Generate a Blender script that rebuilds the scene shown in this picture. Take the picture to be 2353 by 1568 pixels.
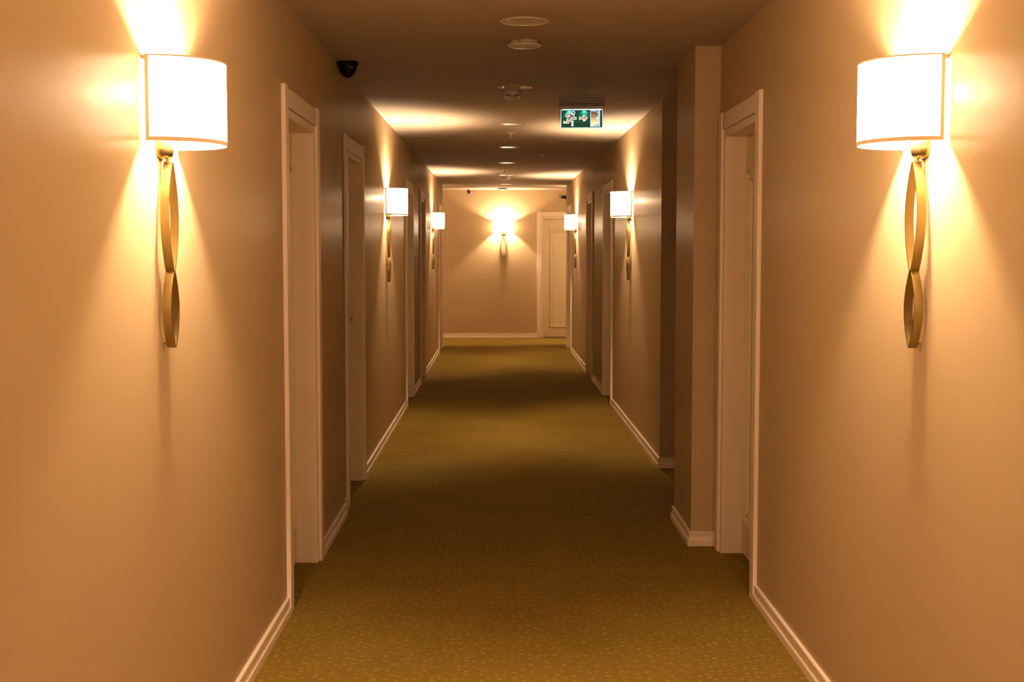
import bpy, bmesh, math
from mathutils import Vector, Matrix

# ------------------------------------------------------------------ camera, world, exposure
sc = bpy.context.scene
for o in list(bpy.data.objects):
    bpy.data.objects.remove(o)
PI = math.pi
EYE = 1.497
cam_data = bpy.data.cameras.new('camera')
cam = bpy.data.objects.new('camera', cam_data)
sc.collection.objects.link(cam)
cam_data.sensor_width = 36.0
cam_data.lens = 36.0 * 3000.0 / 2353.0
cam_data.clip_start = 0.05
cam_data.clip_end = 100
cam.location = (0, 0, EYE)
cam.rotation_euler = (math.radians(90 - 4.0137), 0, math.radians(-0.5049))
sc.camera = cam

world = bpy.data.worlds.new('world')
sc.world = world
world.use_nodes = True
world.node_tree.nodes['Background'].inputs[0].default_value = (0, 0, 0, 1)
world.node_tree.nodes['Background'].inputs[1].default_value = 0.0

sc.view_settings.view_transform = 'Standard'
sc.view_settings.look = 'None'
sc.view_settings.gamma = 1.0
sc.view_settings.use_curve_mapping = False
sc.view_settings.exposure = 0.0
sc.cycles.max_bounces = 12
sc.cycles.diffuse_bounces = 8
sc.cycles.transmission_bounces = 8
sc.cycles.sample_clamp_indirect = 8.0
sc.cycles.use_light_tree = False
sc.cycles.caustics_reflective = False
sc.cycles.caustics_refractive = False

BULB_COLOR = (1.0, 0.72, 0.45)
BULB_POWER_END = 105.0
BULB_POWER = 98.0        # watts of each bulb's point lamp
SHADE_GLOW_FILL = 230.0  # shade emission of the added out-of-view pair at the viewpoint
SHADE_GLOW_NEAR = 92.0   # glow and power raised on the nearer lamps to brighten the near walls
BULB_POWER_NEAR = 130.0
BULB_POWER_FILL = 210.0
SHADE_GLOW = 24.0         # emission of each shade, standing in for bulb light through the fabric
CEIL = 2.5

# ------------------------------------------------------------------ helpers
def link(o):
    sc.collection.objects.link(o)
    return o

def mesh_obj(name, bm, mat, parent=None, smooth=None):
    bmesh.ops.recalc_face_normals(bm, faces=bm.faces)
    me = bpy.data.meshes.new(name)
    bm.to_mesh(me)
    bm.free()
    if mat:
        me.materials.append(mat)
    o = bpy.data.objects.new(name, me)
    link(o)
    if parent:
        o.parent = parent
    if smooth:
        for p in me.polygons:
            p.use_smooth = True
        me.set_sharp_from_angle(angle=math.radians(smooth))
    return o

def empty(name, loc, rz=0.0):
    o = bpy.data.objects.new(name, None)
    o.location = loc
    o.rotation_euler = (0, 0, rz)
    o.empty_display_size = 0.1
    return link(o)

def tag(o, label=None, cat=None, group=None, kind=None):
    if label: o['label'] = label
    if cat: o['category'] = cat
    if group: o['group'] = group
    if kind: o['kind'] = kind
    return o

def box(bm, x0, x1, y0, y1, z0, z1):
    v = [bm.verts.new(p) for p in ((x0,y0,z0),(x1,y0,z0),(x1,y1,z0),(x0,y1,z0),(x0,y0,z1),(x1,y0,z1),(x1,y1,z1),(x0,y1,z1))]
    for f in ((0,3,2,1),(4,5,6,7),(0,1,5,4),(1,2,6,5),(2,3,7,6),(3,0,4,7)):
        bm.faces.new([v[i] for i in f])

def bevel(bm, w, seg=2):
    bmesh.ops.bevel(bm, geom=list(bm.edges), offset=w, segments=seg, affect='EDGES', clamp_overlap=True)

def lathe(bm, prof, c=(0,0,0), seg=32, axis='z'):
    rings = []
    def P(a, b, h):
        if axis == 'z': return (c[0]+a, c[1]+b, c[2]+h)
        if axis == 'y': return (c[0]+a, c[1]+h, c[2]+b)
        return (c[0]+h, c[1]+a, c[2]+b)
    for r, h in prof:
        if r < 1e-6:
            rings.append([bm.verts.new(P(0, 0, h))])
        else:
            rings.append([bm.verts.new(P(r*math.cos(2*PI*i/seg), r*math.sin(2*PI*i/seg), h)) for i in range(seg)])
    for a, b in zip(rings[:-1], rings[1:]):
        for i in range(seg):
            j = (i+1) % seg
            if len(a) == 1 and len(b) == 1: continue
            if len(a) == 1: bm.faces.new((a[0], b[i], b[j]))
            elif len(b) == 1: bm.faces.new((a[i], a[j], b[0]))
            else: bm.faces.new((a[i], a[j], b[j], b[i]))
    for r in (rings[0], rings[-1]):
        if len(r) > 2: bm.faces.new(r)

def tube(bm, pts, r, seg=8):
    pts = [Vector(p) for p in pts]
    rings = []
    for i, p in enumerate(pts):
        t = (pts[min(i+1, len(pts)-1)] - pts[max(i-1, 0)]).normalized()
        ref = Vector((0,0,1)) if abs(t.z) < 0.9 else Vector((1,0,0))
        a = t.cross(ref).normalized(); b = t.cross(a).normalized()
        rings.append([bm.verts.new(p + a*r*math.cos(2*PI*k/seg) + b*r*math.sin(2*PI*k/seg)) for k in range(seg)])
    for a, b in zip(rings[:-1], rings[1:]):
        for k in range(seg):
            j = (k+1) % seg
            bm.faces.new((a[k], a[j], b[j], b[k]))
    bm.faces.new(rings[0]); bm.faces.new(rings[-1])

def sweep_plan(bm, path, prof, closed=False):
    """profile (d, z) swept along an XY polyline; d is measured to the left of travel"""
    n = len(path)
    P = [Vector(p) for p in path]
    rings = []
    for i in range(n):
        dirs = []
        if i > 0 or closed: dirs.append((P[i]-P[i-1]).normalized())
        if i < n-1 or closed: dirs.append((P[(i+1) % n]-P[i]).normalized())
        ns = [Vector((-d.y, d.x)) for d in dirs]
        m = sum(ns, Vector((0,0))).normalized()
        k = 1.0 / max(0.3, m.dot(ns[0]))
        rings.append([bm.verts.new((P[i].x + m.x*d*k, P[i].y + m.y*d*k, z)) for d, z in prof])
    loops = list(zip(rings[:-1], rings[1:])) + ([(rings[-1], rings[0])] if closed else [])
    q = len(prof)
    for a, b in loops:
        for k in range(q):
            j = (k+1) % q
            bm.faces.new((a[k], a[j], b[j], b[k]))
    if not closed:
        bm.faces.new(rings[0]); bm.faces.new(rings[-1])

def ring_frame(bm, x0, x1, z0, z1, y, prof):
    """moulding profile (inset, height) swept round a rectangle on the plane y; raised towards -y"""
    rings = []
    for ins, hgt in prof:
        rings.append([bm.verts.new(p) for p in ((x0+ins, y-hgt, z0+ins), (x1-ins, y-hgt, z0+ins), (x1-ins, y-hgt, z1-ins), (x0+ins, y-hgt, z1-ins))])
    for a, b in zip(rings[:-1], rings[1:]):
        for k in range(4):
            j = (k+1) % 4
            bm.faces.new((a[k], a[j], b[j], b[k]))
    # closing strip on the leaf plane
    a, b = rings[0], rings[-1]
    for k in range(4):
        j = (k+1) % 4
        bm.faces.new((b[k], b[j], a[j], a[k]))

# ------------------------------------------------------------------ materials
def new_mat(name):
    m = bpy.data.materials.new(name)
    m.use_nodes = True
    nt = m.node_tree
    return m, nt, nt.nodes['Principled BSDF']

def plain(name, col, rough=0.5, metal=0.0, spec=0.5, noise=0.0, nscale=60.0, bump=0.0):
    m, nt, b = new_mat(name)
    b.inputs['Base Color'].default_value = (*col, 1)
    b.inputs['Roughness'].default_value = rough
    b.inputs['Metallic'].default_value = metal
    b.inputs['Specular IOR Level'].default_value = spec
    tc = nt.nodes.new('ShaderNodeTexCoord')
    n = nt.nodes.new('ShaderNodeTexNoise'); n.inputs['Scale'].default_value = nscale
    nt.links.new(tc.outputs['Object'], n.inputs['Vector'])
    if noise:
        mx = nt.nodes.new('ShaderNodeMix'); mx.data_type = 'RGBA'
        mx.inputs['A'].default_value = (*[c*(1-noise) for c in col], 1)
        mx.inputs['B'].default_value = (*[min(1, c*(1+noise)) for c in col], 1)
        nt.links.new(n.outputs['Fac'], mx.inputs['Factor'])
        nt.links.new(mx.outputs['Result'], b.inputs['Base Color'])
    if bump:
        bp = nt.nodes.new('ShaderNodeBump'); bp.inputs['Strength'].default_value = bump
        bp.inputs['Distance'].default_value = 0.001
        nt.links.new(n.outputs['Fac'], bp.inputs['Height'])
        nt.links.new(bp.outputs['Normal'], b.inputs['Normal'])
    return m

def wallpaper(name, col):
    m, nt, b = new_mat(name)
    N, L = nt.nodes, nt.links
    tc = N.new('ShaderNodeTexCoord')
    # wide soft vertical streaks of the vinyl
    mp = N.new('ShaderNodeMapping'); mp.inputs['Scale'].default_value = (45, 45, 0.5)
    L.new(tc.outputs['Object'], mp.inputs['Vector'])
    st = N.new('ShaderNodeTexNoise'); st.inputs['Scale'].default_value = 1.0; st.inputs['Detail'].default_value = 1
    L.new(mp.outputs['Vector'], st.inputs['Vector'])
    # fine woven grain
    mp2 = N.new('ShaderNodeMapping'); mp2.inputs['Scale'].default_value = (300, 300, 300)
    L.new(tc.outputs['Object'], mp2.inputs['Vector'])
    gr = N.new('ShaderNodeTexNoise'); gr.inputs['Scale'].default_value = 1.0; gr.inputs['Detail'].default_value = 2
    L.new(mp2.outputs['Vector'], gr.inputs['Vector'])
    mx = N.new('ShaderNodeMix'); mx.data_type = 'RGBA'
    mx.inputs['A'].default_value = (*[c*0.965 for c in col], 1)
    mx.inputs['B'].default_value = (*[min(1, c*1.035) for c in col], 1)
    L.new(gr.outputs['Fac'], mx.inputs['Factor'])
    L.new(mx.outputs['Result'], b.inputs['Base Color'])
    rr = N.new('ShaderNodeMapRange')
    rr.inputs['To Min'].default_value = 0.27; rr.inputs['To Max'].default_value = 0.30
    L.new(st.outputs['Fac'], rr.inputs['Value'])
    L.new(rr.outputs['Result'], b.inputs['Roughness'])
    b.inputs['Specular IOR Level'].default_value = 0.09
    b2 = N.new('ShaderNodeBump'); b2.inputs['Strength'].default_value = 0.2; b2.inputs['Distance'].default_value = 0.0002
    L.new(gr.outputs['Fac'], b2.inputs['Height'])
    L.new(b2.outputs['Normal'], b.inputs['Normal'])
    # half matt pigment, half satin vinyl
    df = N.new('ShaderNodeBsdfDiffuse'); L.new(mx.outputs['Result'], df.inputs['Color']); L.new(b2.outputs['Normal'], df.inputs['Normal'])
    ms = N.new('ShaderNodeMixShader'); ms.inputs[0].default_value = 0.33
    L.new(df.outputs[0], ms.inputs[1]); L.new(b.outputs[0], ms.inputs[2])
    L.new(ms.outputs[0], N['Material Output'].inputs['Surface'])
    return m

def carpet(name):
    m, nt, b = new_mat(name)
    N, L = nt.nodes, nt.links
    tc = N.new('ShaderNodeTexCoord')
    fl = N.new('ShaderNodeTexNoise'); fl.inputs['Scale'].default_value = 700; fl.inputs['Detail'].default_value = 2
    L.new(tc.outputs['Object'], fl.inputs['Vector'])
    big = N.new('ShaderNodeTexNoise'); big.inputs['Scale'].default_value = 2.2; big.inputs['Detail'].default_value = 3
    L.new(tc.outputs['Object'], big.inputs['Vector'])
    base = N.new('ShaderNodeMix'); base.data_type = 'RGBA'
    base.inputs['A'].default_value = (0.185, 0.118, 0.016, 1)
    base.inputs['B'].default_value = (0.25, 0.165, 0.025, 1)
    mth = N.new('ShaderNodeMath'); mth.operation = 'MULTIPLY_ADD'
    L.new(fl.outputs['Fac'], mth.inputs[0]); mth.inputs[1].default_value = 0.5
    L.new(big.outputs['Fac'], mth.inputs[2])
    sub = N.new('ShaderNodeMath'); sub.operation = 'SUBTRACT'; sub.inputs[1].default_value = 0.25
    L.new(mth.outputs[0], sub.inputs[0])
    L.new(sub.outputs[0], base.inputs['Factor'])
    # small pale flecks, wider than long, in rough rows
    mp = N.new('ShaderNodeMapping'); mp.inputs['Scale'].default_value = (34, 26, 1)
    L.new(tc.outputs['Object'], mp.inputs['Vector'])
    vo = N.new('ShaderNodeTexVoronoi'); vo.voronoi_dimensions = '2D'; vo.inputs['Scale'].default_value = 1.0
    vo.inputs['Randomness'].default_value = 0.88
    L.new(mp.outputs['Vector'], vo.inputs['Vector'])
    ms = N.new('ShaderNodeVectorMath'); ms.operation = 'SUBTRACT'
    L.new(mp.outputs['Vector'], ms.inputs[0]); L.new(vo.outputs['Position'], ms.inputs[1])
    sx = N.new('ShaderNodeSeparateXYZ'); L.new(ms.outputs[0], sx.inputs[0])
    ax = N.new('ShaderNodeMath'); ax.operation = 'ABSOLUTE'; L.new(sx.outputs['X'], ax.inputs[0])
    ay = N.new('ShaderNodeMath'); ay.operation = 'ABSOLUTE'; L.new(sx.outputs['Y'], ay.inputs[0])
    lx = N.new('ShaderNodeMath'); lx.operation = 'LESS_THAN'; lx.inputs[1].default_value = 0.26; L.new(ax.outputs[0], lx.inputs[0])
    ly = N.new('ShaderNodeMath'); ly.operation = 'LESS_THAN'; ly.inputs[1].default_value = 0.17; L.new(ay.outputs[0], ly.inputs[0])
    an = N.new('ShaderNodeMath'); an.operation = 'MULTIPLY'; L.new(lx.outputs[0], an.inputs[0]); L.new(ly.outputs[0], an.inputs[1])
    wn = N.new('ShaderNodeSeparateColor'); L.new(vo.outputs['Color'], wn.inputs[0])
    am = N.new('ShaderNodeMath'); am.operation = 'MULTIPLY'; L.new(an.outputs[0], am.inputs[0]); L.new(wn.outputs[0], am.inputs[1])
    am2 = N.new('ShaderNodeMath'); am2.operation = 'MULTIPLY'; am2.inputs[1].default_value = 0.42; L.new(am.outputs[0], am2.inputs[0])
    c2 = N.new('ShaderNodeMix'); c2.data_type = 'RGBA'
    c2.inputs['B'].default_value = (0.50, 0.34, 0.10, 1)
    L.new(base.outputs['Result'], c2.inputs['A']); L.new(am2.outputs[0], c2.inputs['Factor'])
    L.new(c2.outputs['Result'], b.inputs['Base Color'])
    b.inputs['Roughness'].default_value = 0.95
    b.inputs['Specular IOR Level'].default_value = 0.1
    bp = N.new('ShaderNodeBump'); bp.inputs['Strength'].default_value = 0.5; bp.inputs['Distance'].default_value = 0.003
    L.new(fl.outputs['Fac'], bp.inputs['Height']); L.new(bp.outputs['Normal'], b.inputs['Normal'])
    return m

def emit(name, col, s):
    m, nt, b = new_mat(name)
    b.inputs['Base Color'].default_value = (0.8, 0.8, 0.8, 1)
    b.inputs['Emission Color'].default_value = (*col, 1)
    b.inputs['Emission Strength'].default_value = s
    return m

def shade_fabric(name, glow):
    m = bpy.data.materials.new(name); m.use_nodes = True
    nt = m.node_tree; nt.nodes.clear()
    N, L = nt.nodes, nt.links
    tc = N.new('ShaderNodeTexCoord')
    mp = N.new('ShaderNodeMapping'); mp.inputs['Scale'].default_value = (900, 900, 900)
    L.new(tc.outputs['Object'], mp.inputs['Vector'])
    n = N.new('ShaderNodeTexNoise'); n.inputs['Scale'].default_value = 1.0
    L.new(mp.outputs['Vector'], n.inputs['Vector'])
    mx = N.new('ShaderNodeMix'); mx.data_type = 'RGBA'
    mx.inputs['A'].default_value = (0.86, 0.83, 0.78, 1); mx.inputs['B'].default_value = (0.95, 0.93, 0.90, 1)
    L.new(n.outputs['Fac'], mx.inputs['Factor'])
    d = N.new('ShaderNodeBsdfDiffuse'); t = N.new('ShaderNodeEmission')
    L.new(mx.outputs['Result'], d.inputs['Color'])
    t.inputs['Color'].default_value = (BULB_COLOR[0], BULB_COLOR[1]*0.97, BULB_COLOR[2]*0.93, 1)
    # painted emission mimics bulb light through the fabric, by inverse square of distance
    ds = N.new('ShaderNodeVectorMath'); ds.operation = 'DISTANCE'; ds.inputs[1].default_value = (0.084, 0, 0.132)
    L.new(tc.outputs['Object'], ds.inputs[0])
    sq = N.new('ShaderNodeMath'); sq.operation = 'POWER'; sq.inputs[1].default_value = -2.0
    L.new(ds.outputs['Value'], sq.inputs[0])
    st = N.new('ShaderNodeMath'); st.operation = 'MULTIPLY'; st.inputs[1].default_value = glow*0.0074
    L.new(sq.outputs[0], st.inputs[0]); L.new(st.outputs[0], t.inputs['Strength'])
    a = N.new('ShaderNodeAddShader')
    L.new(d.outputs[0], a.inputs[0]); L.new(t.outputs[0], a.inputs[1])
    # open weave: part of the bulb's light passes straight through
    tr = N.new('ShaderNodeBsdfTransparent'); tr.inputs[0].default_value = (1.0, 0.93, 0.78, 1)
    s = N.new('ShaderNodeMixShader'); s.inputs[0].default_value = 0.025
    L.new(a.outputs[0], s.inputs[1]); L.new(tr.outputs[0], s.inputs[2])
    o = N.new('ShaderNodeOutputMaterial'); L.new(s.outputs[0], o.inputs['Surface'])
    return m

def bulb_glass(name):
    """frosted bulb: lets the lamp inside shine through and glows itself"""
    m = bpy.data.materials.new(name); m.use_nodes = True
    nt = m.node_tree; nt.nodes.clear()
    N, L = nt.nodes, nt.links
    t = N.new('ShaderNodeBsdfTransparent'); t.inputs[0].default_value = (0.97, 0.97, 0.97, 1)
    g = N.new('ShaderNodeEmission'); g.inputs[0].default_value = (*BULB_COLOR, 1); g.inputs[1].default_value = 12.0
    s = N.new('ShaderNodeAddShader'); L.new(t.outputs[0], s.inputs[0]); L.new(g.outputs[0], s.inputs[1])
    o = N.new('ShaderNodeOutputMaterial'); L.new(s.outputs[0], o.inputs['Surface'])
    m.cycles.emission_sampling = 'NONE'
    return m

def clear_acrylic(name):
    m = bpy.data.materials.new(name); m.use_nodes = True
    nt = m.node_tree; nt.nodes.clear()
    N, L = nt.nodes, nt.links
    t = N.new('ShaderNodeBsdfTransparent'); t.inputs[0].default_value = (0.93, 0.95, 0.95, 1)
    g = N.new('ShaderNodeBsdfGlossy'); g.inputs['Roughness'].default_value = 0.08
    f = N.new('ShaderNodeFresnel'); f.inputs['IOR'].default_value = 1.45
    s = N.new('ShaderNodeMixShader'); L.new(f.outputs[0], s.inputs[0])
    L.new(t.outputs[0], s.inputs[1]); L.new(g.outputs[0], s.inputs[2])
    o = N.new('ShaderNodeOutputMaterial'); L.new(s.outputs[0], o.inputs['Surface'])
    return m

def brushed(name, col, rough):
    m, nt, b = new_mat(name)
    N, L = nt.nodes, nt.links
    b.inputs['Base Color'].default_value = (*col, 1)
    b.inputs['Metallic'].default_value = 1.0
    tc = N.new('ShaderNodeTexCoord')
    mp = N.new('ShaderNodeMapping'); mp.inputs['Scale'].default_value = (300, 300, 12)
    L.new(tc.outputs['Object'], mp.inputs['Vector'])
    n = N.new('ShaderNodeTexNoise'); n.inputs['Scale'].default_value = 1.0
    L.new(mp.outputs['Vector'], n.inputs['Vector'])
    r = N.new('ShaderNodeMapRange'); r.inputs['To Min'].default_value = rough-0.06; r.inputs['To Max'].default_value = rough+0.08
    L.new(n.outputs['Fac'], r.inputs['Value']); L.new(r.outputs['Result'], b.inputs['Roughness'])
    return m

M_WALL = wallpaper('beige_wallpaper', (0.51, 0.378, 0.222))
M_CEIL = plain('ceiling_paint', (0.47, 0.385, 0.30), rough=0.8, spec=0.08, noise=0.02, nscale=5, bump=0.05)
M_FLOOR = carpet('olive_carpet')
M_TRIM = plain('white_gloss_trim', (0.86, 0.73, 0.59), rough=0.5, spec=0.3, noise=0.02, nscale=30)
M_LEAF = plain('white_door_paint', (0.82, 0.72, 0.50), rough=0.5, spec=0.3, noise=0.02, nscale=20)
M_BRASS = brushed('brushed_antique_brass', (0.37, 0.275, 0.11), 0.30)
M_STEEL = brushed('satin_steel', (0.55, 0.50, 0.45), 0.3)
M_SHADE = shade_fabric('white_lamp_fabric', SHADE_GLOW)
M_SHADE_FILL = shade_fabric('white_lamp_fabric_fill', SHADE_GLOW_FILL)
M_SHADE_BRIGHT = shade_fabric('white_lamp_fabric_brighter_glow', SHADE_GLOW_NEAR)
M_HEM = plain('beige_hem_tape', (0.88, 0.68, 0.42), rough=0.8, spec=0.2, noise=0.05, nscale=400)
M_BULB = bulb_glass('lit_bulb_glass')
M_WHITE = plain('white_plastic', (0.62, 0.56, 0.48), rough=0.35, spec=0.5, noise=0.01)
M_LENS = plain('frosted_lens', (0.52, 0.46, 0.38), rough=0.22, spec=0.5, noise=0.01)
M_BLACK = plain('black_plastic', (0.008, 0.008, 0.010), rough=0.45, spec=0.12, noise=0.05)
M_SLOT = plain('dark_slot', (0.01, 0.008, 0.006), rough=0.9, noise=0.05)
M_ALU = plain('grey_aluminium', (0.20, 0.165, 0.13), rough=0.45, metal=0.5, noise=0.05)
M_ACRYL = clear_acrylic('clear_acrylic')
M_GREEN, _nt, _b = new_mat('green_sign_film')
_b.inputs['Base Color'].default_value = (0.0, 0.20, 0.12, 1)
_b.inputs['Roughness'].default_value = 0.5
_b.inputs['Emission Color'].default_value = (0.0, 0.30, 0.17, 1)
_b.inputs['Emission Strength'].default_value = 0.06
M_LED = emit('white_led', (0.75, 0.95, 1.0), 2.0)
M_EDGE = emit('lit_engraving', (0.62, 0.88, 1.0), 1.0)

# ------------------------------------------------------------------ geometry of the corridor
XL1, XL2 = -0.877, -0.895          # left wall before and after the shallow step
YSTEP = 7.27
XR = 1.09
YBACK = -5.0
YL_END, YR_END, YEND = 20.3, 20.5, 22.1
XC0, XC1 = -3.4, 3.6               # side arms at the far end
PIL = (0.963, 6.52, 7.17)          # pilaster: face x, y0, y1
REC = (7.17, 8.87, 2.9)            # side passage: y0, y1, depth x
TAPER = 0.0052
def xr(y):                         # the far right wall closes in slightly
    return XR - max(0.0, y - 8.87) * TAPER
W_OUT = 1.0
OPEN0, OPEN1, OPENZ = 0.075, 0.925, 2.075
LD = [5.28, 7.50, 12.30, 14.45, 18.80]     # near edge of each door frame, left wall
RD = [5.46, 12.45, 14.90, 19.00]           # right wall
TH = 0.16

floor_bm = bmesh.new()
box(floor_bm, XC0-0.2, XC1+0.2, YBACK-0.2, YEND+0.3, -0.1, 0)
fl = mesh_obj('floor', floor_bm, M_FLOOR)
tag(fl, 'olive brown carpet with small pale flecks running down the corridor', 'floor', kind='structure')
cb = bmesh.new()
box(cb, XC0-0.2, XC1+0.2, YBACK-0.2, YEND+0.3, CEIL, CEIL+0.1)
ce = mesh_obj('ceiling', cb, M_CEIL)
tag(ce, 'plain painted corridor ceiling', 'ceiling', kind='structure')

def wall_run(bm, side, y0, y1, doors, xf):
    """boxes of one side wall with door openings; xf(y) is the face"""
    cuts = [y0]
    for d in doors: cuts += [d+OPEN0, d+OPEN1]
    cuts.append(y1)
    def seg(a, b, z0, z1):
        fa, fb = xf(a), xf(b)
        o = side*TH
        v = [bm.verts.new(p) for p in ((fa,a,z0),(fb,b,z0),(fb+o,b,z0),(fa+o,a,z0),(fa,a,z1),(fb,b,z1),(fb+o,b,z1),(fa+o,a,z1))]
        for f in ((0,1,2,3),(4,5,6,7),(0,1,5,4),(1,2,6,5),(2,3,7,6),(3,0,4,7)):
            bm.faces.new([v[i] for i in f])
    for i in range(0, len(cuts), 2):
        seg(cuts[i], cuts[i+1], 0, CEIL)
    for i in range(1, len(cuts)-1, 2):
        seg(cuts[i], cuts[i+1], OPENZ, CEIL)

bm = bmesh.new()
wall_run(bm, -1, YBACK, YSTEP, LD[:1], lambda y: XL1)
wall_run(bm, -1, YSTEP, YL_END, LD[1:], lambda y: XL2)
box(bm, XC0, XL2-TH, YL_END-TH, YL_END, 0, CEIL)
box(bm, XC0-0.15, XC0, YL_END-TH, YEND+0.15, 0, CEIL)
tag(mesh_obj('wall_left', bm, M_WALL), 'left corridor wall papered in beige', 'wall', kind='structure')

bm = bmesh.new()
wall_run(bm, 1, YBACK, PIL[1], RD[:1], lambda y: XR)
box(bm, PIL[0], REC[2], PIL[1], PIL[2], 0, CEIL)
box(bm, REC[2], REC[2]+0.12, PIL[1], REC[1]+TH, 0, CEIL)
box(bm, XR+TH, REC[2], REC[1], REC[1]+TH, 0, CEIL)
wall_run(bm, 1, REC[1], YR_END, RD[1:], xr)
box(bm, xr(YR_END)+TH, XC1, YR_END-TH, YR_END, 0, CEIL)
box(bm, XC1, XC1+0.15, YR_END-TH, YEND+0.15, 0, CEIL)
tag(mesh_obj('wall_right', bm, M_WALL), 'right corridor wall papered in beige, with pilaster and side passage', 'wall', kind='structure')

EDX = 0.617                       # near edge of the end door frame
bm = bmesh.new()
box(bm, XC0, EDX+OPEN0, YEND, YEND+0.15, 0, CEIL)
box(bm, EDX+OPEN1, XC1, YEND, YEND+0.15, 0, CEIL)
box(bm, EDX+OPEN0, EDX+OPEN1, YEND, YEND+0.15, OPENZ*0.987, CEIL)
tag(mesh_obj('wall_end', bm, M_WALL), 'beige wall closing the far end of the corridor', 'wall', kind='structure')
bm = bmesh.new()
box(bm, XL1-TH, XR+TH, YBACK-0.15, YBACK, 0, CEIL)
tag(mesh_obj('wall_back', bm, M_WALL), 'beige wall behind the viewpoint', 'wall', kind='structure')

# baseboards
BP = [(0,0),(0.018,0),(0.0175,0.026),(0.0155,0.031),(0.010,0.033),(0.009,0.036),(0.009,0.056),(0.0125,0.062),(0.0135,0.067),(0.012,0.072),(0.0,0.073)]
def runs(bm, runs_):
    for r in runs_:
        sweep_plan(bm, r, BP)
bm = bmesh.new()
# left wall: travel towards -Y so that the corridor (+X) lies to the left
e = 0.001
runs(bm, [[(XL1, LD[0]+e), (XL1, YBACK)],
          [(XL2, LD[1]+e), (XL2, YSTEP), (XL1, YSTEP), (XL1, LD[0]+W_OUT-e)],
          [(XL2, LD[2]+e), (XL2, LD[1]+W_OUT-e)],
          [(XL2, LD[3]+e), (XL2, LD[2]+W_OUT-e)],
          [(XL2, LD[4]+e), (XL2, LD[3]+W_OUT-e)],
          [(XC0, YL_END), (XL2, YL_END), (XL2, LD[4]+W_OUT-e)]])
tag(mesh_obj('baseboard_left', bm, M_TRIM), 'white moulded skirting along the left wall', 'baseboard', kind='structure')
bm = bmesh.new()
runs(bm, [[(XR, YBACK), (XR, RD[0]+e)],
          [(XR, PIL[1]), (PIL[0], PIL[1]), (PIL[0], PIL[2]), (REC[2], PIL[2])],
          [(REC[2], REC[1]), (xr(REC[1]), REC[1]), (xr(RD[1]), RD[1]+e)],
          [(xr(RD[1]+W_OUT), RD[1]+W_OUT-e), (xr(RD[2]), RD[2]+e)],
          [(xr(RD[2]+W_OUT), RD[2]+W_OUT-e), (xr(RD[3]), RD[3]+e)],
          [(xr(RD[3]+W_OUT), RD[3]+W_OUT-e), (xr(YR_END), YR_END), (XC1, YR_END)]])
tag(mesh_obj('baseboard_right', bm, M_TRIM), 'white moulded skirting along the right wall and round the pilaster', 'baseboard', kind='structure')
bm = bmesh.new()
runs(bm, [[(EDX-e, YEND), (XC0, YEND)], [(XC1, YEND), (EDX+W_OUT+e, YEND)]])
tag(mesh_obj('baseboard_end', bm, M_TRIM), 'white moulded skirting under the end wall', 'baseboard', kind='structure')

# ------------------------------------------------------------------ doors
def door_parts(flip=False):
    """local frame: x along the wall 0..1, wall face y=0, corridor towards -y"""
    d = {}
    bm = bmesh.new()
    for a, b in ((0.0, 0.075), (0.925, 1.0)):
        box(bm, a, b, -0.018, 0.0, 0.0, 2.160)
    bevel(bm, 0.0015, 1)
    b2 = bmesh.new(); box(b2, 0.0752, 0.9248, -0.013, 0.0, 2.077, 2.154); bevel(b2, 0.0015, 1)
    tmp = bpy.data.meshes.new('tmp'); b2.to_mesh(tmp); bm.from_mesh(tmp); b2.free(); bpy.data.meshes.remove(tmp)
    d['casing'] = bm
    bm = bmesh.new()
    box(bm, 0.0755, 0.110, -0.003, 0.14, 0.0, 2.0745)
    box(bm, 0.890, 0.9245, -0.003, 0.14, 0.0, 2.0745)
    box(bm, 0.110, 0.890, -0.003, 0.14, 2.040, 2.0745)
    d['jamb'] = bm
    bm = bmesh.new()
    box(bm, 0.1135, 0.8865, 0.098, 0.138, 0.008, 2.036)
    bevel(bm, 0.001, 1)
    d['leaf'] = bm
    bm = bmesh.new()
    ring_frame(bm, 0.215, 0.785, 0.17, 1.885, 0.098, [(0,0),(0.003,0.010),(0.012,0.020),(0.024,0.023),(0.034,0.015),(0.042,0.004),(0.050,0.012),(0.062,0.013),(0.072,0.0)])
    d['panel_moulding'] = bm
    bm = bmesh.new()
    box(bm, 0.305, 0.695, 0.0945, 0.0985, 0.26, 1.795)
    bevel(bm, 0.003, 1)
    d['panel'] = bm
    bm = bmesh.new()
    lathe(bm, [(0.0, -0.010), (0.022, -0.010), (0.026, -0.006), (0.026, 0.0)], (0.835, 0.098, 1.05), 24, 'y')
    lathe(bm, [(0.009, -0.050), (0.009, -0.004)], (0.835, 0.098, 1.05), 16, 'y')
    tube(bm, [(0.838, 0.050, 1.05), (0.81, 0.047, 1.051), (0.76, 0.047, 1.050), (0.712, 0.049, 1.048)], 0.0085, 10)
    lathe(bm, [(0.0, -0.007), (0.014, -0.007), (0.017, -0.004), (0.017, 0.0)], (0.835, 0.098, 0.965), 20, 'y')
    if flip:
        for v in bm.verts: v.co.x = 1.0 - v.co.x
    d['handle'] = bm
    return d

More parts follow.
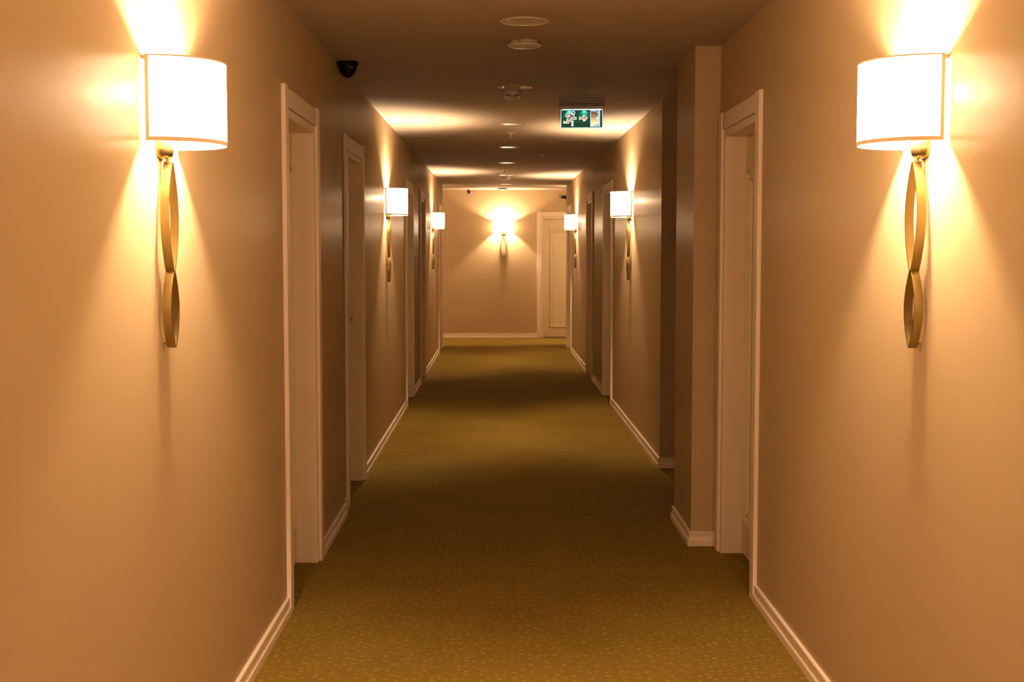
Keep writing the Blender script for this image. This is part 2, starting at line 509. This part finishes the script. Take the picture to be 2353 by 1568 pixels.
def make_door(name, loc, rz, label, zs=1.0, flip=False):
    root = empty(name, loc, rz)
    tag(root, label, 'door', 'white framed room doors along the corridor', 'structure')
    p = door_parts(flip)
    mesh_obj('casing', p['casing'], M_TRIM, root)
    mesh_obj('jamb', p['jamb'], M_TRIM, root)
    lf = mesh_obj('leaf', p['leaf'], M_LEAF, root)
    mesh_obj('panel_moulding', p['panel_moulding'], M_LEAF, lf, 25)
    mesh_obj('panel', p['panel'], M_LEAF, lf)
    h = mesh_obj('handle', p['handle'], M_STEEL, lf, 40)
    h['label'] = 'dark metal lever handle'
    root.scale = (1, 1, zs)
    return root

LL = ['first white framed door in the left wall, nearest the viewer',
      'second white framed door in the left wall, under the dome camera, with lever handle showing',
      'third white framed door in the left wall, just past the middle sconce',
      'fourth white framed door in the left wall, before the farthest left sconce',
      'last white framed door in the left wall, at the far corner']
n = 1
for y, lab in zip(LD, LL):
    make_door('door_%d' % n, (XL1 if y < YSTEP else XL2, y, 0), PI/2, lab, flip=(y < YSTEP)); n += 1
RL = ['nearest white framed door in the right wall, in front of the pilaster',
      'white framed door in the right wall just past the middle sconce',
      'white framed door in the right wall before the farthest right sconce',
      'last white framed door in the right wall, at the far corner']
for y, lab in zip(RD, RL):
    ang = math.atan(TAPER) if y > 8 else 0.0
    make_door('door_%d' % n, (xr(y+W_OUT), y+W_OUT, 0), -PI/2 + ang, lab); n += 1
make_door('door_%d' % n, (EDX, YEND, 0), 0, 'cream panelled door in the end wall, right of the end sconce', 0.987)

# ------------------------------------------------------------------ wall sconces
SH_A, SH_D, SH_G = 0.166, 0.160, 0.009      # half width, projection, gap to the wall
SH_Z0, SH_Z1 = 0.0, 0.208
def shade_curve(n, da=0.0, t0=0.0, t1=PI):
    pts = []
    for i in range(n+1):
        t = t0 + (t1-t0)*i/n
        y = -(SH_A+da)*math.cos(t)
        s = max(0.0, math.sin(t))
        pts.append((SH_G + (SH_D+da)*(s**0.92), y))
    return pts

def band(bm, z0, z1, da, db, n=64):
    """thin solid band following the shade outline between offsets da and db"""
    A, B = shade_curve(n, da), shade_curve(n, db)
    rings = []
    for (ax_, ay_), (bx_, by_) in zip(A, B):
        rings.append([bm.verts.new(p) for p in ((ax_, ay_, z0), (bx_, by_, z0), (bx_, by_, z1), (ax_, ay_, z1))])
    for a, b in zip(rings[:-1], rings[1:]):
        for k in range(4):
            j = (k+1) % 4
            bm.faces.new((a[k], a[j], b[j], b[k]))
    bm.faces.new(rings[0]); bm.faces.new(rings[-1])

def loop_strip(bm, zt, zb, hw, x0, x1, th, flat=0.004):
    """lens-shaped loop bent from a flat metal strip, pointed top and bottom"""
    n = 28
    L = []
    for i in range(n+1):
        t = i/n
        z = zt + (zb-zt)*t
        w = hw*math.sin(PI*t)**0.85 if 0 < t < 1 else 0.0
        L.append((w, z))
    for s in (-1, 1):
        rings = []
        for i, (w, z) in enumerate(L):
            a = L[max(0, i-1)]; b = L[min(n, i+1)]
            tx, tz = b[0]-a[0], b[1]-a[1]
            l = math.hypot(tx, tz); nx, nz = -tz/l, tx/l
            wo = max(w + nx*th*0.5 + flat*0.5, 0.0015); wi = max(w - nx*th*0.5, 0.0)
            rings.append([bm.verts.new(p) for p in ((x0, s*wi, z-nz*th*0.5), (x1, s*wi, z-nz*th*0.5), (x1, s*wo, z+nz*th*0.5), (x0, s*wo, z+nz*th*0.5))])
        for a, b in zip(rings[:-1], rings[1:]):
            for k in range(4):
                j = (k+1) % 4
                bm.faces.new((a[k], a[j], b[j], b[k]))
        bm.faces.new(rings[0]); bm.faces.new(rings[-1])

def make_sconce(loc, rz, label, power=BULB_POWER):
    r = empty('wall_sconce', loc, rz)
    tag(r, label, 'wall lamp', 'matching brass wall sconces with white shades')
    # shade: a half-oval of thin fabric
    bm = bmesh.new()
    c = shade_curve(64)
    lo = [bm.verts.new((x, y, SH_Z0)) for x, y in c]; hi = [bm.verts.new((x, y, SH_Z1)) for x, y in c]
    for i in range(64):
        bm.faces.new((lo[i], lo[i+1], hi[i+1], hi[i]))
    sh = mesh_obj('shade', bm, M_SHADE_FILL if power > 200 else M_SHADE_BRIGHT if power > 100 else M_SHADE, r, 60)
    bm = bmesh.new()
    band(bm, SH_Z0-0.001, SH_Z0+0.009, -0.0015, 0.0015)
    band(bm, SH_Z1-0.003, SH_Z1+0.001, -0.0012, 0.0012)
    for s in (-1, 1):
        y = s*SH_A
        box(bm, SH_G-0.001, SH_G+0.008, min(y-0.0016*s, y+0.0016*s), max(y-0.0016*s, y+0.0016*s), SH_Z0-0.001, SH_Z1+0.001)
        box(bm, 0.0, SH_G, y-0.002, y+0.002, SH_Z1-0.012, SH_Z1-0.002)   # little lug touching the wall
    t = mesh_obj('hem_tape', bm, M_HEM, sh, 40)
    t['label'] = 'beige edging of the lampshade'
    # wire spider holding the shade
    bm = bmesh.new()
    for s in (-1, 0, 1):
        ty = s*0.11
        tx = SH_G + SH_D*math.sqrt(max(0, 1-(ty/SH_A)**2))
        tube(bm, [(0.080, 0, 0.030), (tx*0.9, ty*0.9, 0.020), (tx-0.001, ty, 0.006)], 0.0011, 6)
    mesh_obj('shade_frame', bm, M_BRASS, r, 60)
    bm = bmesh.new()
    lathe(bm, [(0.0, 0.012), (0.012, 0.012), (0.014, 0.03), (0.014, 0.080), (0.013, 0.088), (0.0, 0.089)], (0.084, 0, 0), 20)
    tube(bm, [(0.0, 0, 0.030), (0.04, 0, 0.028), (0.084, 0, 0.030)], 0.006, 10)
    mesh_obj('lamp_holder', bm, M_BRASS, r, 50)
    bm = bmesh.new()
    lathe(bm, [(0.013, 0.089), (0.018, 0.098), (0.028, 0.118), (0.030, 0.136), (0.026, 0.154), (0.015, 0.166), (0.0, 0.170)], (0.084, 0, 0), 16)
    b = mesh_obj('bulb', bm, M_BULB, r, 60)
    b['label'] = 'lit bulb'
    lamp = bpy.data.lights.new('bulb_light', 'POINT')
    lamp.energy = power; lamp.color = BULB_COLOR; lamp.shadow_soft_size = 0.026
    lo_ = bpy.data.objects.new('bulb_light', lamp); link(lo_); lo_.parent = b; lo_.location = (0.084, 0, 0.132)
    # rounded cup under the shade, against the wall
    bm = bmesh.new()
    prof = [(1.0, 0.020), (1.0, -0.010), (0.97, -0.020), (0.88, -0.028), (0.66, -0.033), (0.3, -0.035)]
    rings = []
    for k, z in prof:
        rings.append([bm.verts.new((0.034*k*max(0.0, math.sin(PI*i/20))**0.8, -0.044*k*math.cos(PI*i/20), z)) for i in range(21)])
    for a, b in zip(rings[:-1], rings[1:]):
        for i in range(20): bm.faces.new((a[i], a[i+1], b[i+1], b[i]))
        bm.faces.new((a[0], b[0], b[20], a[20]))
    bm.faces.new(rings[0]); bm.faces.new(rings[-1])
    mesh_obj('bracket', bm, M_BRASS, r, 40)
    bm = bmesh.new()
    lathe(bm, [(0.009, 0.0), (0.009, -0.003), (0.006, -0.005), (0.006, -0.007), (0.0085, -0.009), (0.0085, -0.012), (0.005, -0.014)], (0.021, 0, -0.032), 20)
    mesh_obj('finial', bm, M_BRASS, r, 40)
    bm = bmesh.new()
    loop_strip(bm, -0.043, -0.326, 0.049, 0.010, 0.032, 0.0034)
    mesh_obj('upper_loop', bm, M_BRASS, r, 40)
    bm = bmesh.new()
    loop_strip(bm, -0.322, -0.522, 0.041, 0.010, 0.032, 0.0034)
    mesh_obj('lower_loop', bm, M_BRASS, r, 40)
    for zz in (-0.512,):
        bm = bmesh.new()
        lathe(bm, [(0.0026, 0.0), (0.0026, 0.0125)], (0.0, 0, zz), 10, 'x')
        mesh_obj('wall_pin', bm, M_BRASS, r, 40)
    return r

ZS = 1.765
make_sconce((XL1, 3.40, ZS), 0, 'largest lit brass sconce on the left wall, before the first door', BULB_POWER_NEAR)
make_sconce((XR, 3.37, ZS), PI, 'largest lit brass sconce on the right wall, before the nearest door', BULB_POWER_NEAR)
make_sconce((XL2, 10.29, ZS), 0, 'lit brass sconce on the left wall between the second and third doors')
make_sconce((xr(10.84), 10.84, ZS), PI, 'lit brass sconce on the right wall past the side passage')
make_sconce((XL2, 17.05, ZS), 0, 'smallest lit brass sconce on the left wall, near the far end')
make_sconce((xr(17.9), 17.9, ZS), PI, 'smallest lit brass sconce on the right wall, near the far end')
make_sconce((0.052, YEND, ZS), -PI/2, 'lit brass sconce facing the viewer on the end wall', BULB_POWER_END)
make_sconce((XL1, -0.4, ZS), 0, 'added unseen brass sconce on the left wall, level with the viewpoint', BULB_POWER_FILL)  # this pair is added out of view to brighten the near walls
make_sconce((XR, -0.4, ZS), PI, 'added unseen brass sconce on the right wall, level with the viewpoint', BULB_POWER_FILL)
make_sconce((-2.0, YL_END, ZS), PI/2, 'brass sconce round the corner in the left arm of the cross corridor', BULB_POWER_END)
make_sconce((1.75, YR_END, ZS), PI/2, 'brass sconce round the corner in the right arm of the cross corridor', BULB_POWER_END)

# ------------------------------------------------------------------ ceiling fittings
DL = [(0.106, 5.825, 'recessed round downlight in the ceiling, nearest the viewer'),
      (0.092, 8.166, 'recessed round downlight just before the slotted smoke detector by the exit sign'),
      (0.098, 10.55, 'recessed round downlight in the bright band before the nearer sprinkler'),
      (0.085, 12.91, 'recessed round downlight just past the nearer sprinkler'),
      (0.081, 15.23, 'recessed round downlight just before the farther sprinkler'),
      (0.078, 17.75, 'recessed round downlight just before the far smoke detector'),
      (0.085, 20.20, 'recessed round downlight just before the end wall')]
for x, y, lab in DL:
    r = empty('downlight', (x, y, CEIL))
    tag(r, lab, 'ceiling light', 'recessed downlights down the middle of the ceiling')
    bm = bmesh.new()
    lathe(bm, [(0.107, 0.001), (0.107, -0.003), (0.104, -0.005), (0.100, -0.005), (0.096, -0.001), (0.095, 0.0012)], (0,0,0), 48)
    bmesh.ops.delete(bm, geom=[f for f in bm.faces if len(f.verts) > 4], context='FACES')
    mesh_obj('trim_ring', bm, M_WHITE, r, 40)
    bm = bmesh.new()
    lathe(bm, [(0.0955, 0.0), (0.094, -0.0015), (0.06, -0.003), (0.0, -0.0035)], (0,0,0), 48)
    mesh_obj('diffuser', bm, M_LENS, r, 40)

def flat_alarm(x, y, lab):
    r = empty('round_alarm', (x, y, CEIL))
    tag(r, lab, 'alarm', 'shallow round alarms on the ceiling')
    bm = bmesh.new()
    lathe(bm, [(0.066, 0.0), (0.069, -0.004), (0.070, -0.011)], (0,0,0), 48)
    mesh_obj('mounting_base', bm, M_WHITE, r, 40)
    bm = bmesh.new()
    lathe(bm, [(0.070, -0.010), (0.079, -0.014), (0.083, -0.018), (0.082, -0.022), (0.070, -0.028), (0.045, -0.032), (0.0, -0.033)], (0,0,0), 48)
    mesh_obj('cover', bm, M_WHITE, r, 30)
    bm = bmesh.new()
    box(bm, -0.026, -0.0205, -0.0695, -0.062, -0.008, -0.002)
    mesh_obj('notch', bm, M_SLOT, r)
flat_alarm(0.117, 6.39, 'shallow round white alarm on the ceiling, beside the nearest downlight')
flat_alarm(0.036, 21.55, 'shallow round alarm hanging at the end of the ceiling above the end sconce')

def smoke_detector(x, y, lab):
    r = empty('smoke_detector', (x, y, CEIL))
    tag(r, lab, 'smoke detector', 'slotted smoke detectors on the ceiling')
    bm = bmesh.new()
    lathe(bm, [(0.055, 0.0), (0.055, -0.010), (0.053, -0.014)], (0,0,0), 40)
    mesh_obj('base', bm, M_WHITE, r, 40)
    bm = bmesh.new()
    lathe(bm, [(0.053, -0.0135), (0.052, -0.024), (0.049, -0.032), (0.046, -0.036), (0.038, -0.046), (0.026, -0.053), (0.012, -0.056), (0.0, -0.057)], (0,0,0), 40)
    mesh_obj('cover', bm, M_WHITE, r, 30)
    for a0 in (-150, -82, -10, 60, 130):
        bm = bmesh.new()
        k = 8
        ins, outs = [], []
        for i in range(k+1):
            a = math.radians(a0 + 52*i/k)
            ins.append([bm.verts.new((0.046*math.cos(a), 0.046*math.sin(a), z)) for z in (-0.0315, -0.0275)])
            outs.append([bm.verts.new((0.0522*math.cos(a), 0.0522*math.sin(a), z)) for z in (-0.0315, -0.0275)])
        for i in range(k):
            bm.faces.new((ins[i][0], ins[i+1][0], ins[i+1][1], ins[i][1]))
            bm.faces.new((outs[i][0], outs[i+1][0], outs[i+1][1], outs[i][1]))
            bm.faces.new((ins[i][0], ins[i+1][0], outs[i+1][0], outs[i][0]))
            bm.faces.new((ins[i][1], ins[i+1][1], outs[i+1][1], outs[i][1]))
        bm.faces.new((ins[0][0], ins[0][1], outs[0][1], outs[0][0])); bm.faces.new((ins[k][0], ins[k][1], outs[k][1], outs[k][0]))
        mesh_obj('vent_slot', bm, M_SLOT, r)
smoke_detector(0.075, 8.385, 'domed white smoke detector with dark slots, left of the exit sign')
smoke_detector(0.085, 18.05, 'domed white smoke detector in the far bright band of the ceiling')

def sprinkler(x, y, lab, dark):
    r = empty('sprinkler', (x, y, CEIL))
    tag(r, lab, 'sprinkler', 'ceiling sprinkler heads')
    bm = bmesh.new()
    lathe(bm, [(0.038, 0.0), (0.037, -0.004), (0.016, -0.006), (0.0, -0.006)], (0,0,0), 28)
    mesh_obj('escutcheon', bm, M_WHITE, r, 40)
    m = M_BRASS if dark else M_WHITE
    bm = bmesh.new()
    lathe(bm, [(0.009, -0.005), (0.009, -0.014), (0.006, -0.018), (0.006, -0.024)], (0,0,0), 16)
    for s in (-1, 1):
        tube(bm, [(s*0.006, 0, -0.018), (s*0.012, 0, -0.027), (s*0.010, 0, -0.038), (0, 0, -0.045)], 0.0022, 8)
    mesh_obj('body', bm, m, r, 40)
    bm = bmesh.new()
    lathe(bm, [(0.0, -0.044), (0.014, -0.045), (0.014, -0.047), (0.0, -0.048)], (0,0,0), 20)
    mesh_obj('deflector', bm, m, r, 40)
sprinkler(0.090, 11.33, 'white ceiling sprinkler between two downlights, nearer one', False)
sprinkler(0.057, 16.6, 'dark bodied ceiling sprinkler just before the far smoke detector', True)

bm = bmesh.new()
lathe(bm, [(0.035, 0.0), (0.034, -0.006), (0.026, -0.009), (0.0, -0.010)], (0,0,0), 28)
o = mesh_obj('ceiling_cap', bm, M_WHITE, None, 40); o.location = (-0.082, 20.75, CEIL)
tag(o, 'small flat round cap on the ceiling, left of the last downlight', 'ceiling cap')

r = empty('motion_sensor', (0.432, 13.78, CEIL), math.radians(-20))
tag(r, 'small white rectangular sensor box on the ceiling, right of the downlights', 'sensor')
bm = bmesh.new(); box(bm, -0.030, 0.030, -0.020, 0.020, -0.034, 0.0); bevel(bm, 0.003, 2)
mesh_obj('housing', bm, M_WHITE, r)
bm = bmesh.new(); box(bm, -0.018, 0.014, -0.0225, -0.019, -0.028, -0.008); bevel(bm, 0.001, 1)
mesh_obj('sensor_window', bm, M_LENS, r)

# ------------------------------------------------------------------ cameras
r = empty('dome_camera', (-0.817, 7.09, CEIL))
tag(r, 'black dome security camera on the ceiling by the left wall', 'security camera')
bm = bmesh.new()
lathe(bm, [(0.056, 0.0), (0.057, -0.004), (0.057, -0.019), (0.055, -0.021)], (0,0,0), 40)
mesh_obj('base', bm, M_BLACK, r, 40)
bm = bmesh.new()
lathe(bm, [(0.052, -0.0205), (0.050, -0.032), (0.046, -0.048), (0.038, -0.064), (0.026, -0.077), (0.012, -0.084), (0.0, -0.086)], (0,0,0), 40)
mesh_obj('dome', bm, M_BLACK, r, 40)
bm = bmesh.new()
box(bm, 0.016, 0.032, -0.0465, -0.0435, -0.0375, -0.0350)
pl = mesh_obj('name_plate', bm, M_STEEL, r); pl['label'] = 'tiny grey mark on the housing'
bm = bmesh.new()
lathe(bm, [(0.015, -0.012), (0.015, 0.004), (0.010, 0.006), (0.0, 0.006)], (0.034, 0.010, -0.052), 20, 'x')
mesh_obj('lens', bm, M_BLACK, r, 40)

r = empty('turret_camera', (-0.520, 21.98, CEIL))
tag(r, 'small dark turret camera on the ceiling at the end wall', 'security camera')
bm = bmesh.new(); lathe(bm, [(0.046, 0.0), (0.046, -0.012), (0.040, -0.018), (0.0, -0.018)], (0,0,0), 32)
mesh_obj('base', bm, M_STEEL, r, 40)
bm = bmesh.new(); lathe(bm, [(0.0, -0.004), (0.022, -0.008), (0.036, -0.022), (0.041, -0.040), (0.036, -0.060), (0.022, -0.074), (0.0, -0.079)], (0,0,0), 32)
ball = mesh_obj('ball', bm, plain('dark_plum_plastic', (0.10, 0.05, 0.05), rough=0.4, noise=0.05), r, 40)
bm = bmesh.new(); lathe(bm, [(0.025, -0.008), (0.025, 0.0), (0.021, 0.003), (0.020, 0.0), (0.0, 0.0)], (0.010, -0.034, -0.044), 28, 'y')
for v in bm.verts: v.co.y = -0.034 - (v.co.y + 0.034)
f = mesh_obj('lens_ring', bm, M_STEEL, r, 40)
bm = bmesh.new(); lathe(bm, [(0.010, 0.004), (0.010, -0.004), (0.006, -0.007), (0.0, -0.008)], (0.010, -0.035, -0.044), 20, 'y')
mesh_obj('lens', bm, M_BLACK, f, 40)

r = empty('bullet_camera', (1.060, YEND, 2.375))
tag(r, 'small black camera high above the cream door on the end wall', 'security camera')
bm = bmesh.new(); lathe(bm, [(0.024, 0.0), (0.024, -0.010), (0.012, -0.014), (0.010, -0.05)], (0.03, 0, -0.008), 24, 'y'); mesh_obj('mount', bm, M_BLACK, r, 40)
bm = bmesh.new(); lathe(bm, [(0.0, -0.022), (0.018, -0.022), (0.018, 0.085), (0.0, 0.085)], (0.0, -0.06, 0.0), 24, 'x'); mesh_obj('body', bm, M_BLACK, r, 40)
bm = bmesh.new(); box(bm, -0.034, -0.018, -0.078, -0.042, -0.026, 0.024); bevel(bm, 0.003, 2); mesh_obj('hood', bm, M_BLACK, r)

# ------------------------------------------------------------------ exit sign
SG = 0.2243e-3                              # metres per traced unit
root = empty('exit_sign', (0.4995, 8.10, CEIL), math.radians(-6))
tag(root, 'hanging green emergency exit sign with running figure, arrow and door', 'sign')
def sgx(px): return (px - 787) * SG
def sgz(py): return (-0.1465 - (py - 900) * SG)   # local height below the ceiling
bm = bmesh.new()
box(bm, -0.026, 0.026, -0.020, 0.020, -0.004, 0.0)
box(bm, -0.026, -0.018, -0.012, 0.012, -0.034, -0.004)
box(bm, 0.018, 0.026, -0.012, 0.012, -0.034, -0.004)
box(bm, -0.013, 0.013, -0.009, 0.009, -0.052, -0.003)
box(bm, -0.019, 0.019, -0.013, 0.013, -0.056, -0.048)
box(bm, -0.038, 0.038, -0.018, 0.018, -0.064, -0.056)
mesh_obj('ceiling_bracket', bm, M_ALU, root)
bm = bmesh.new()
z0, z1 = -0.131, -0.063
prof = [(-0.022, z1), (-0.024, z1-0.003), (-0.024, z1-0.012), (-0.020, z1-0.014), (-0.020, z1-0.020), (-0.024, z1-0.022), (-0.024, z1-0.032), (-0.020, z1-0.034),
        (-0.020, z1-0.040), (-0.024, z1-0.042), (-0.024, z1-0.047), (-0.017, z1-0.052), (-0.017, z1-0.058), (-0.022, z1-0.061), (-0.022, z0), (0.022, z0), (0.024, z1)]
a = [bm.verts.new((-0.134, y, z)) for y, z in prof]; b = [bm.verts.new((0.134, y, z)) for y, z in prof]
for k in range(len(prof)):
    j = (k+1) % len(prof); bm.faces.new((a[k], a[j], b[j], b[k]))
bm.faces.new(a); bm.faces.new(b)
mesh_obj('housing', bm, M_ALU, root)
for s in (-1, 1):
    bm = bmesh.new(); box(bm, min(s*0.134, s*0.1405), max(s*0.134, s*0.1405), -0.025, 0.025, z0-0.001, z1+0.001); bevel(bm, 0.001, 1)
    mesh_obj('end_cap', bm, M_ALU, root)
bm = bmesh.new(); box(bm, sgx(165), sgx(1410), 0.000, 0.004, sgz(1435), z0+0.004)
pan = mesh_obj('panel', bm, M_ACRYL, root); pan['label'] = 'clear acrylic sign panel'

runner = [(395,1000),(500,1000),(575,1040),(588,1105),(638,1105),(640,1158),(545,1158),(530,1108),(490,1145),(560,1212),(557,1338),(513,1338),(515,1238),(438,1172),
          (440,1262),(288,1262),(290,1212),(385,1212),(390,1130),(468,1042),(425,1045),(375,1090),(342,1057)]
arrow = [(725,1100),(850,1100),(825,1052),(872,1052),(950,1128),(872,1205),(828,1205),(852,1158),(725,1158)]
leafp = [(1035,918),(1247,972),(1252,1285),(1035,1355)]
head = [(560+40*math.cos(2*PI*i/20), 978+40*math.sin(2*PI*i/20)) for i in range(20)]
rect = [(222,900),(1357,900),(1357,1388),(222,1388)]
cu = bpy.data.curves.new('film', 'CURVE'); cu.dimensions = '2D'; cu.fill_mode = 'BOTH'; cu.extrude = 0.0003
for poly in (rect, runner, arrow, leafp, head):
    sp = cu.splines.new('POLY'); sp.points.add(len(poly)-1); sp.use_cyclic_u = True
    for p, (x, y) in zip(sp.points, poly): p.co = (sgx(x), sgz(y), 0, 1)
co = bpy.data.objects.new('film', cu); link(co)
dg = bpy.context.evaluated_depsgraph_get(); dg.update()
me = bpy.data.meshes.new_from_object(co.evaluated_get(dg))
bpy.data.objects.remove(co)
me.materials.clear(); me.materials.append(M_GREEN)
me.transform(Matrix.Rotation(PI/2, 4, 'X')); me.transform(Matrix.Translation((0, -0.0006, 0)))
film = bpy.data.objects.new('green_film', me); link(film); film.parent = root
film['label'] = 'green film with cut-out figures'

def outline(bm, poly, w, closed=True, y=-0.0016):
    pts = [(sgx(x), sgz(z)) for x, z in poly]
    m = len(pts)
    for i in range(m if closed else m-1):
        a, b = Vector(pts[i]), Vector(pts[(i+1) % m])
        d = (b-a).normalized(); nn = Vector((-d.y, d.x))*w*0.5; a2 = a - d*w*0.35; b2 = b + d*w*0.35
        q = [a2+nn, b2+nn, b2-nn, a2-nn]
        f = [bm.verts.new((p.x, y, p.y)) for p in q]; g = [bm.verts.new((p.x, y+0.0008, p.y)) for p in q]
        bm.faces.new(f); bm.faces.new(g)
        for k in range(4):
            j = (k+1) % 4; bm.faces.new((f[k], f[j], g[j], g[k]))
LW = 0.0031
def sign_part(name, polys, label, w=LW):
    bm = bmesh.new()
    for i, (p, c) in enumerate(polys): outline(bm, p, w, c, -0.0016 - 0.00005*i)
    o = mesh_obj(name, bm, M_EDGE, root); o['label'] = label
sign_part('running_figure', [(runner, True), (head, True)], 'glowing outline of a running figure')
sign_part('arrow', [(arrow, True)], 'glowing outline of an arrow pointing right')
knob = [(1212+16*math.cos(2*PI*i/12), 1130+16*math.sin(2*PI*i/12)) for i in range(12)]
sign_part('door_figure', [(leafp, True), ([(1035,918),(1285,918),(1285,1350),(1035,1355)], True), ([(1240,940),(1262,945),(1262,1325),(1150,1340)], False), (knob, True)], 'glowing outline of an open door')
sign_part('border', [(rect, True)], 'pale border round the green film', 0.0032)
bm = bmesh.new(); box(bm, sgx(262), sgx(1325), -0.0030, -0.0010, sgz(899), sgz(881))
o = mesh_obj('led_strip', bm, M_LED, root); o['label'] = 'white lit strip above the green film'
for xx in (450, 860):
    lamp = bpy.data.lights.new('sign_led', 'SPOT'); lamp.spot_size = math.radians(150); lamp.spot_blend = 0.8; lamp.energy = 0.16; lamp.color = (0.55, 1.0, 0.95); lamp.shadow_soft_size = 0.003
    lo_ = bpy.data.objects.new('sign_led', lamp); link(lo_); lo_.parent = root; lo_.location = (sgx(xx), -0.012, sgz(900))
